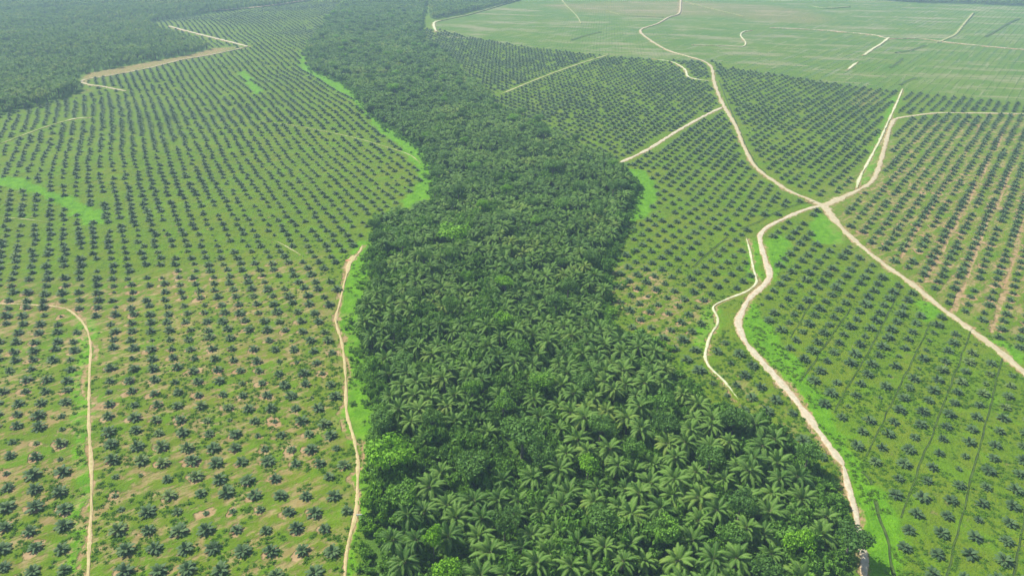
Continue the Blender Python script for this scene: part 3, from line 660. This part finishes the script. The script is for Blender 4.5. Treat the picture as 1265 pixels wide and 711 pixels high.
def place_tree(x, y, width, tone, label, group, ci, hs):
    s = width/11.5; root = bpy.data.objects.new('broadleaf_tree', None); C.objects.link(root); root.location = (x, y, float(hgt(x, y))); root.rotation_euler = (0, 0, random.uniform(0, 6.28)); root.empty_display_size = .5
    root.scale = (s, s, hs); root['label'] = label; root['category'] = 'tree'
    if group: root['group'] = group
    c_ = link('crown', crowns[ci][0], root); c_['tone'] = float(tone); link('trunk', crowns[ci][1], root); tree_pos.append((x, y, width))
for q, (px, py, wpx, tone, label) in enumerate(TREES):
    hc = 9.0; x, y = unproj(px, py, hc); dist = math.hypot(math.hypot(x, y), CH-hc)
    wm = wpx*dist/F; place_tree(float(x), float(y), wm*1.12, tone, label, None, q % 7, min(1.3, max(1.0, wm/12)))
# more trees scattered
tx = []; cand = np.argsort(vnoise(bx*7.3, by*5.1, 1.0, 31)); 
for i in cand:
    if len(tx) >= 200: break
    if Db[i] > 1500 or any((bx[i]-a)**2+(by[i]-b)**2 < (w*.5+5)**2 for a, b, w in tree_pos): continue
    if min([9e9]+[(bx[i]-a)**2+(by[i]-b)**2 for a, b in tx]) < 15**2: continue
    p_ = proj(bx[i], by[i], 8.0)
    if not (0 < p_[0] < W and 0 < p_[1] < H): continue
    tx.append((float(bx[i]), float(by[i])))
bands = [(0, 165, 'at the bottom of the belt'), (165, 230, 'level with the stony road\'s end'), (230, 300, 'level with the footpath bend'), (300, 400, 'level with the road junction'), (400, 520, 'level with the white lane'),
         (520, 680, 'level with the grassy lane'), (680, 900, 'beside the far field\'s corner'), (900, 1150, 'near the top of the belt'), (1150, 1600, 'at the belt\'s hazy top')]
for lo, hi, where in bands:
    sel = sorted([t_ for t_ in tx if lo <= math.hypot(*t_) < hi], key=lambda t_: float(proj(t_[0], t_[1])[0]))
    for q, (a, b) in enumerate(sel):
        tone = random.choice((.2, .35, .45, .55, .7, .85, 1.0)); wm = random.uniform(7.5, 13.5)
        place_tree(a, b, wm, tone, f"{'dark' if tone < .35 else 'mid' if tone < .6 else 'light'} green leafy tree, {ordn(q+1)} from left among trees {where}", 'leafy trees scattered among the belt\'s palms', random.randrange(7), random.uniform(.85, 1.15))
keep = np.ones(len(bx), bool)
for a, b, w in tree_pos: keep &= (bx-a)**2+(by-b)**2 > (w*.5+1.2)**2
keep &= vnoise(bx, by, 17, 41) > .13
keep &= segdist(BELT, bx, by, True) > (1.0+6.5*vnoise(bx, by, 14, 47))*sstep(800, 300, np.hypot(bx, by))
for k_ in ('west_tail', 'gravel_patch'): keep &= segdist(RW[k_][0], bx, by) > 6.0
bx, by, bi, bj, Db = bx[keep], by[keep], bi[keep], bj[keep], Db[keep]; nB = len(bx)
bz = hgt(bx, by); bht = (.42+.6*vnoise(bx, by, 32, 42))*RNG.uniform(.72, 1.2, nB); bsc = RNG.uniform(.70, 1.1, nB)
btone = np.clip(.12+.55*vnoise(bx, by, 30, 43)+RNG.uniform(-.22, .32, nB), 0, 1); brot = RNG.uniform(0, 6.28, nB)
qx, qy = proj(bx, by, bz+8*bht); vis = (qx > 0) & (qx < W) & (qy > 0) & (qy < H+14); od = np.argsort(np.where(vis, Db, 1e9))[:300]
bind = np.zeros(nB, bool); bind[od] = True; print('mature', nB)
scatter('mature_oil_palms', 'mature oil palms massed along the belt between the young fields', 'oil palms', 'palm_src', bx[~bind], by[~bind], bz[~bind], brot[~bind], np.stack([bsc, bsc, bsc*.35+bht*.65], -1)[~bind], btone[~bind], .07)
ranks = {}
for i in od: ranks.setdefault(int(bi[i]), []).append(i)
for c_, r_ in enumerate(sorted(ranks, key=lambda r: float(np.mean(by[ranks[r]])))):
    for q, i in enumerate(sorted(ranks[r_], key=lambda t_: qx[t_])):
        rg = random.Random(1000+int(i)); root = bpy.data.objects.new('mature_oil_palm', None); C.objects.link(root); root.location = (bx[i], by[i], bz[i]); root.empty_display_size = .5
        root.rotation_euler = (rg.gauss(0, .06), rg.gauss(0, .06), brot[i]); s = float(bsc[i]); hz = float(bht[i])
        root['label'] = f"mature oil palm, {ordn(q+1)} from the left in the belt's {ordn(c_+1)} rank from the bottom"; root['category'] = 'oil palm'; root['group'] = 'mature oil palms in the wooded belt'
        tk = link('trunk', trm[i % 2], root); tk.scale = (s, s, hz); tn = float(btone[i]); zc = 8.2*hz
        for kind, v, az, ti, fs in mature_layout(rg):
            o = bpy.data.objects.new('frond', mfm[kind][v]); C.objects.link(o); o.parent = root; o.matrix_local = fmat(az, ti, fs*s, zc, .15); o['tone'] = min(1.0, max(0.0, tn+(kind-2.5)*.05))
        for d_ in range(rg.choice((1, 2, 3, 4))):
            o = bpy.data.objects.new('dead_frond', dfm[d_ % 2]); C.objects.link(o); o.parent = root; o.matrix_local = fmat(rg.uniform(0, 6.28), 0, s*rg.uniform(.7, 1), zc-.2, .3)

def rand_in(poly, n, x=60, my0=-14, my1=80):
    lo, hi = poly.min(0), poly.max(0); X = []; Y = []
    px = RNG.uniform(lo[0], hi[0], n*5); py = RNG.uniform(lo[1], hi[1], n*5); k = view(px, py, x, my0, my1) & inpoly(poly, px, py); return px[k][:n], py[k][:n]
# undergrowth: dense near, thinner far
ux, uy = rand_in(BELT, 60000); D = np.hypot(ux, uy); k = RNG.random(len(ux)) < np.clip(260/D, .12, 1); ux, uy = ux[k], uy[k]
us = RNG.uniform(1.1, 3.2, len(ux))*(.6+1.1*vnoise(ux, uy, 14, 51)**1.5); scatter('undergrowth', 'tangled shrubs and climbers filling gaps under the belt\'s palms', 'undergrowth', 'bush_src', ux, uy, hgt(ux, uy)-.2, RNG.uniform(0, 6.28, len(ux)), np.stack([us, us, us*RNG.uniform(.9, 1.8, len(ux))], -1), np.clip(.15+.9*vnoise(ux, uy, 22, 52)*RNG.uniform(.5, 1.1, len(ux)), 0, 1))
# ragged shrubs along the belt's edges and in the grass strips
ex, ey = [], []
bl = np.vstack([BELT, BELT[:1]])
for a, b in zip(bl[:-1], bl[1:]):
    L = float(np.hypot(*(b-a))); n = int(L/1.1)
    if n: t = RNG.random(n)[:, None]; p = a+(b-a)*t+RNG.normal(0, 3.0, (n, 2)); ex.append(p[:, 0]); ey.append(p[:, 1])
ex, ey = np.concatenate(ex), np.concatenate(ey); k = view(ex, ey) & road_clear(ex, ey, 3.2); ex, ey = ex[k], ey[k]
scatter('edge_shrubs', 'ragged green shrubs fringing the belt', 'shrubs', 'bush_src', ex, ey, hgt(ex, ey)-.2, RNG.uniform(0, 6.28, len(ex)), RNG.uniform(.6, 2.3, len(ex))*(.6+.8*vnoise(ex, ey, 12, 48)), RNG.uniform(.45, 1.1, len(ex)))

# ------------------------------------------------------------------ far woods of mature palms
WX, WY = [], []
for poly in (DARKWOOD, DARKWOOD2, FARWOOD):
    a, b, i_, j_ = lattice(-20, 8.6, 9.2, 0, 3200); k = view(a, b, 40, -16, 0) & inpoly(poly, a, b); WX.append(a[k]); WY.append(b[k])
WX, WY = np.concatenate(WX), np.concatenate(WY); n = len(WX); WX = WX+RNG.uniform(-1.3, 1.3, n); WY = WY+RNG.uniform(-1.3, 1.3, n); print('wood', n)
wt = np.clip(.1+.6*vnoise(WX, WY, 45, 61)+RNG.uniform(-.3, .5, n), 0, 1)
scatter('mature_palm_plantation', 'dark hazy plantation of mature oil palms in the far upper left', 'plantation', 'palm_src', WX, WY, hgt(WX, WY), RNG.uniform(0, 6.28, n), RNG.uniform(.62, 1.1, n)*(.85+.25*vnoise(WX, WY, 60, 62)), wt, .05)

# ------------------------------------------------------------------ seedlings in the light field, weeds between young palms
a, b, i_, j_ = lattice(AZR, 8.0, 9.0, 0, 2800); k = view(a, b, 30, -5, 0) & inpoly(LIGHTFIELD, a, b) & (RNG.random(len(a)) > .1); a, b = a[k], b[k]
k = road_clear(a, b, 2.0); a, b = a[k], b[k]
scatter('seedling_rows', 'tiny newly planted palms dotting the pale green field beyond the young palms', 'seedlings', 'seedling_src', a, b, hgt(a, b), RNG.uniform(0, 6.28, len(a)), RNG.uniform(.6, 1.3, len(a)), RNG.uniform(.1, .7, len(a)))
NT = 60000; dd = np.sqrt(RNG.uniform(95**2, 430**2, NT)); an = RNG.uniform(-.86, .86, NT); a, b = dd*np.sin(an), dd*np.cos(an)
k = view(a, b, 20, 0, 20) & ~inpoly(BELT, a, b) & road_clear(a, b, .3) & (vnoise(a, b, 5, 71)*.6+vnoise(a, b, 16, 72)*.4 > .42); a, b = a[k], b[k]; rg_ = regions(a, b)
k = RNG.random(len(a)) > rg_['soil']*.8+rg_['dry']*.25+sstep(230, 430, np.hypot(a, b)); a, b = a[k], b[k]; lu = rg_['lush'][k]
scatter('weeds', 'low green weeds and grass tufts between the rows', 'weeds', 'tuft_src', a, b, hgt(a, b), RNG.uniform(0, 6.28, len(a)), RNG.uniform(.5, 1.5, len(a)), np.clip(.3+.4*vnoise(a, b, 11, 73)+.1*lu, 0, 1)); print('tufts', len(a))

# ------------------------------------------------------------------ small things: white board by the track, red earth heap at the clearing
def tagd(o, label, cat): o['label'] = label; o['category'] = cat; return o
x, y = [float(v) for v in unproj(444, 637, .6)]; z0 = float(hgt(x, y))
root = tagd(bpy.data.objects.new('sign_board', None), 'small white board beside the track at the belt\'s left edge', 'sign'); C.objects.link(root); root.location = (x, y, z0)
def box(x0, x1, y0, y1, z0_, z1): 
    m = MB(); m.add([(x0,y0,z0_),(x1,y0,z0_),(x1,y1,z0_),(x0,y1,z0_),(x0,y0,z1),(x1,y0,z1),(x1,y1,z1),(x0,y1,z1)], [(0,3,2,1),(4,5,6,7),(0,1,5,4),(1,2,6,5),(2,3,7,6),(3,0,4,7)]); return m
link('board', box(-1.0, 1.0, -.04, .04, .7, 1.5).mesh('board', [m_board]), root)
for sx in (-.8, .8): link('post', box(sx-.05, sx+.05, .042, .14, -.3, 1.45).mesh('post', [m_bark]), root)
x, y = [float(v) for v in unproj(430.5, 321, .3)]
rg = np.random.default_rng(3); m = MB(); V = [(0, 0, .55)]; Fc = []; NN = 14
for q, (r, z) in enumerate(((.5, .4), (1.0, .2), (1.5, -.15))):
    for t_ in range(NN): a_ = 2*math.pi*t_/NN; rr_ = r*rg.uniform(.8, 1.2); V.append((rr_*1.3*math.cos(a_), rr_*math.sin(a_), z+rg.uniform(-.06, .06)))
Fc += [(0, 1+t_, 1+(t_+1) % NN) for t_ in range(NN)]
for q in range(2): Fc += [(1+q*NN+t_, 1+(q+1)*NN+t_, 1+(q+1)*NN+(t_+1) % NN, 1+q*NN+(t_+1) % NN) for t_ in range(NN)]
m.add(V, Fc); o = tagd(link('earth_heap', m.mesh('earth_heap', [m_red])), 'small heap of red earth at the top end of the track beside the belt', 'earth heap'); o.location = (x, y, float(hgt(x, y)))

# ------------------------------------------------------------------ haze
hb = box(-12500, 12500, -12500, 12500, -5, CH+3); hm, t = nt('haze_air'); g = N(t); o_ = g.n('OutputMaterial'); pv = g.n('VolumePrincipled')
pv.inputs['Color'].default_value = (0.52, 0.73, 1.0, 1); pv.inputs['Density'].default_value = HAZE; pv.inputs['Anisotropy'].default_value = 0.0; g.l(pv.outputs[0], o_.inputs['Volume'])
link('haze', hb.mesh('haze', [hm]), kind='stuff')
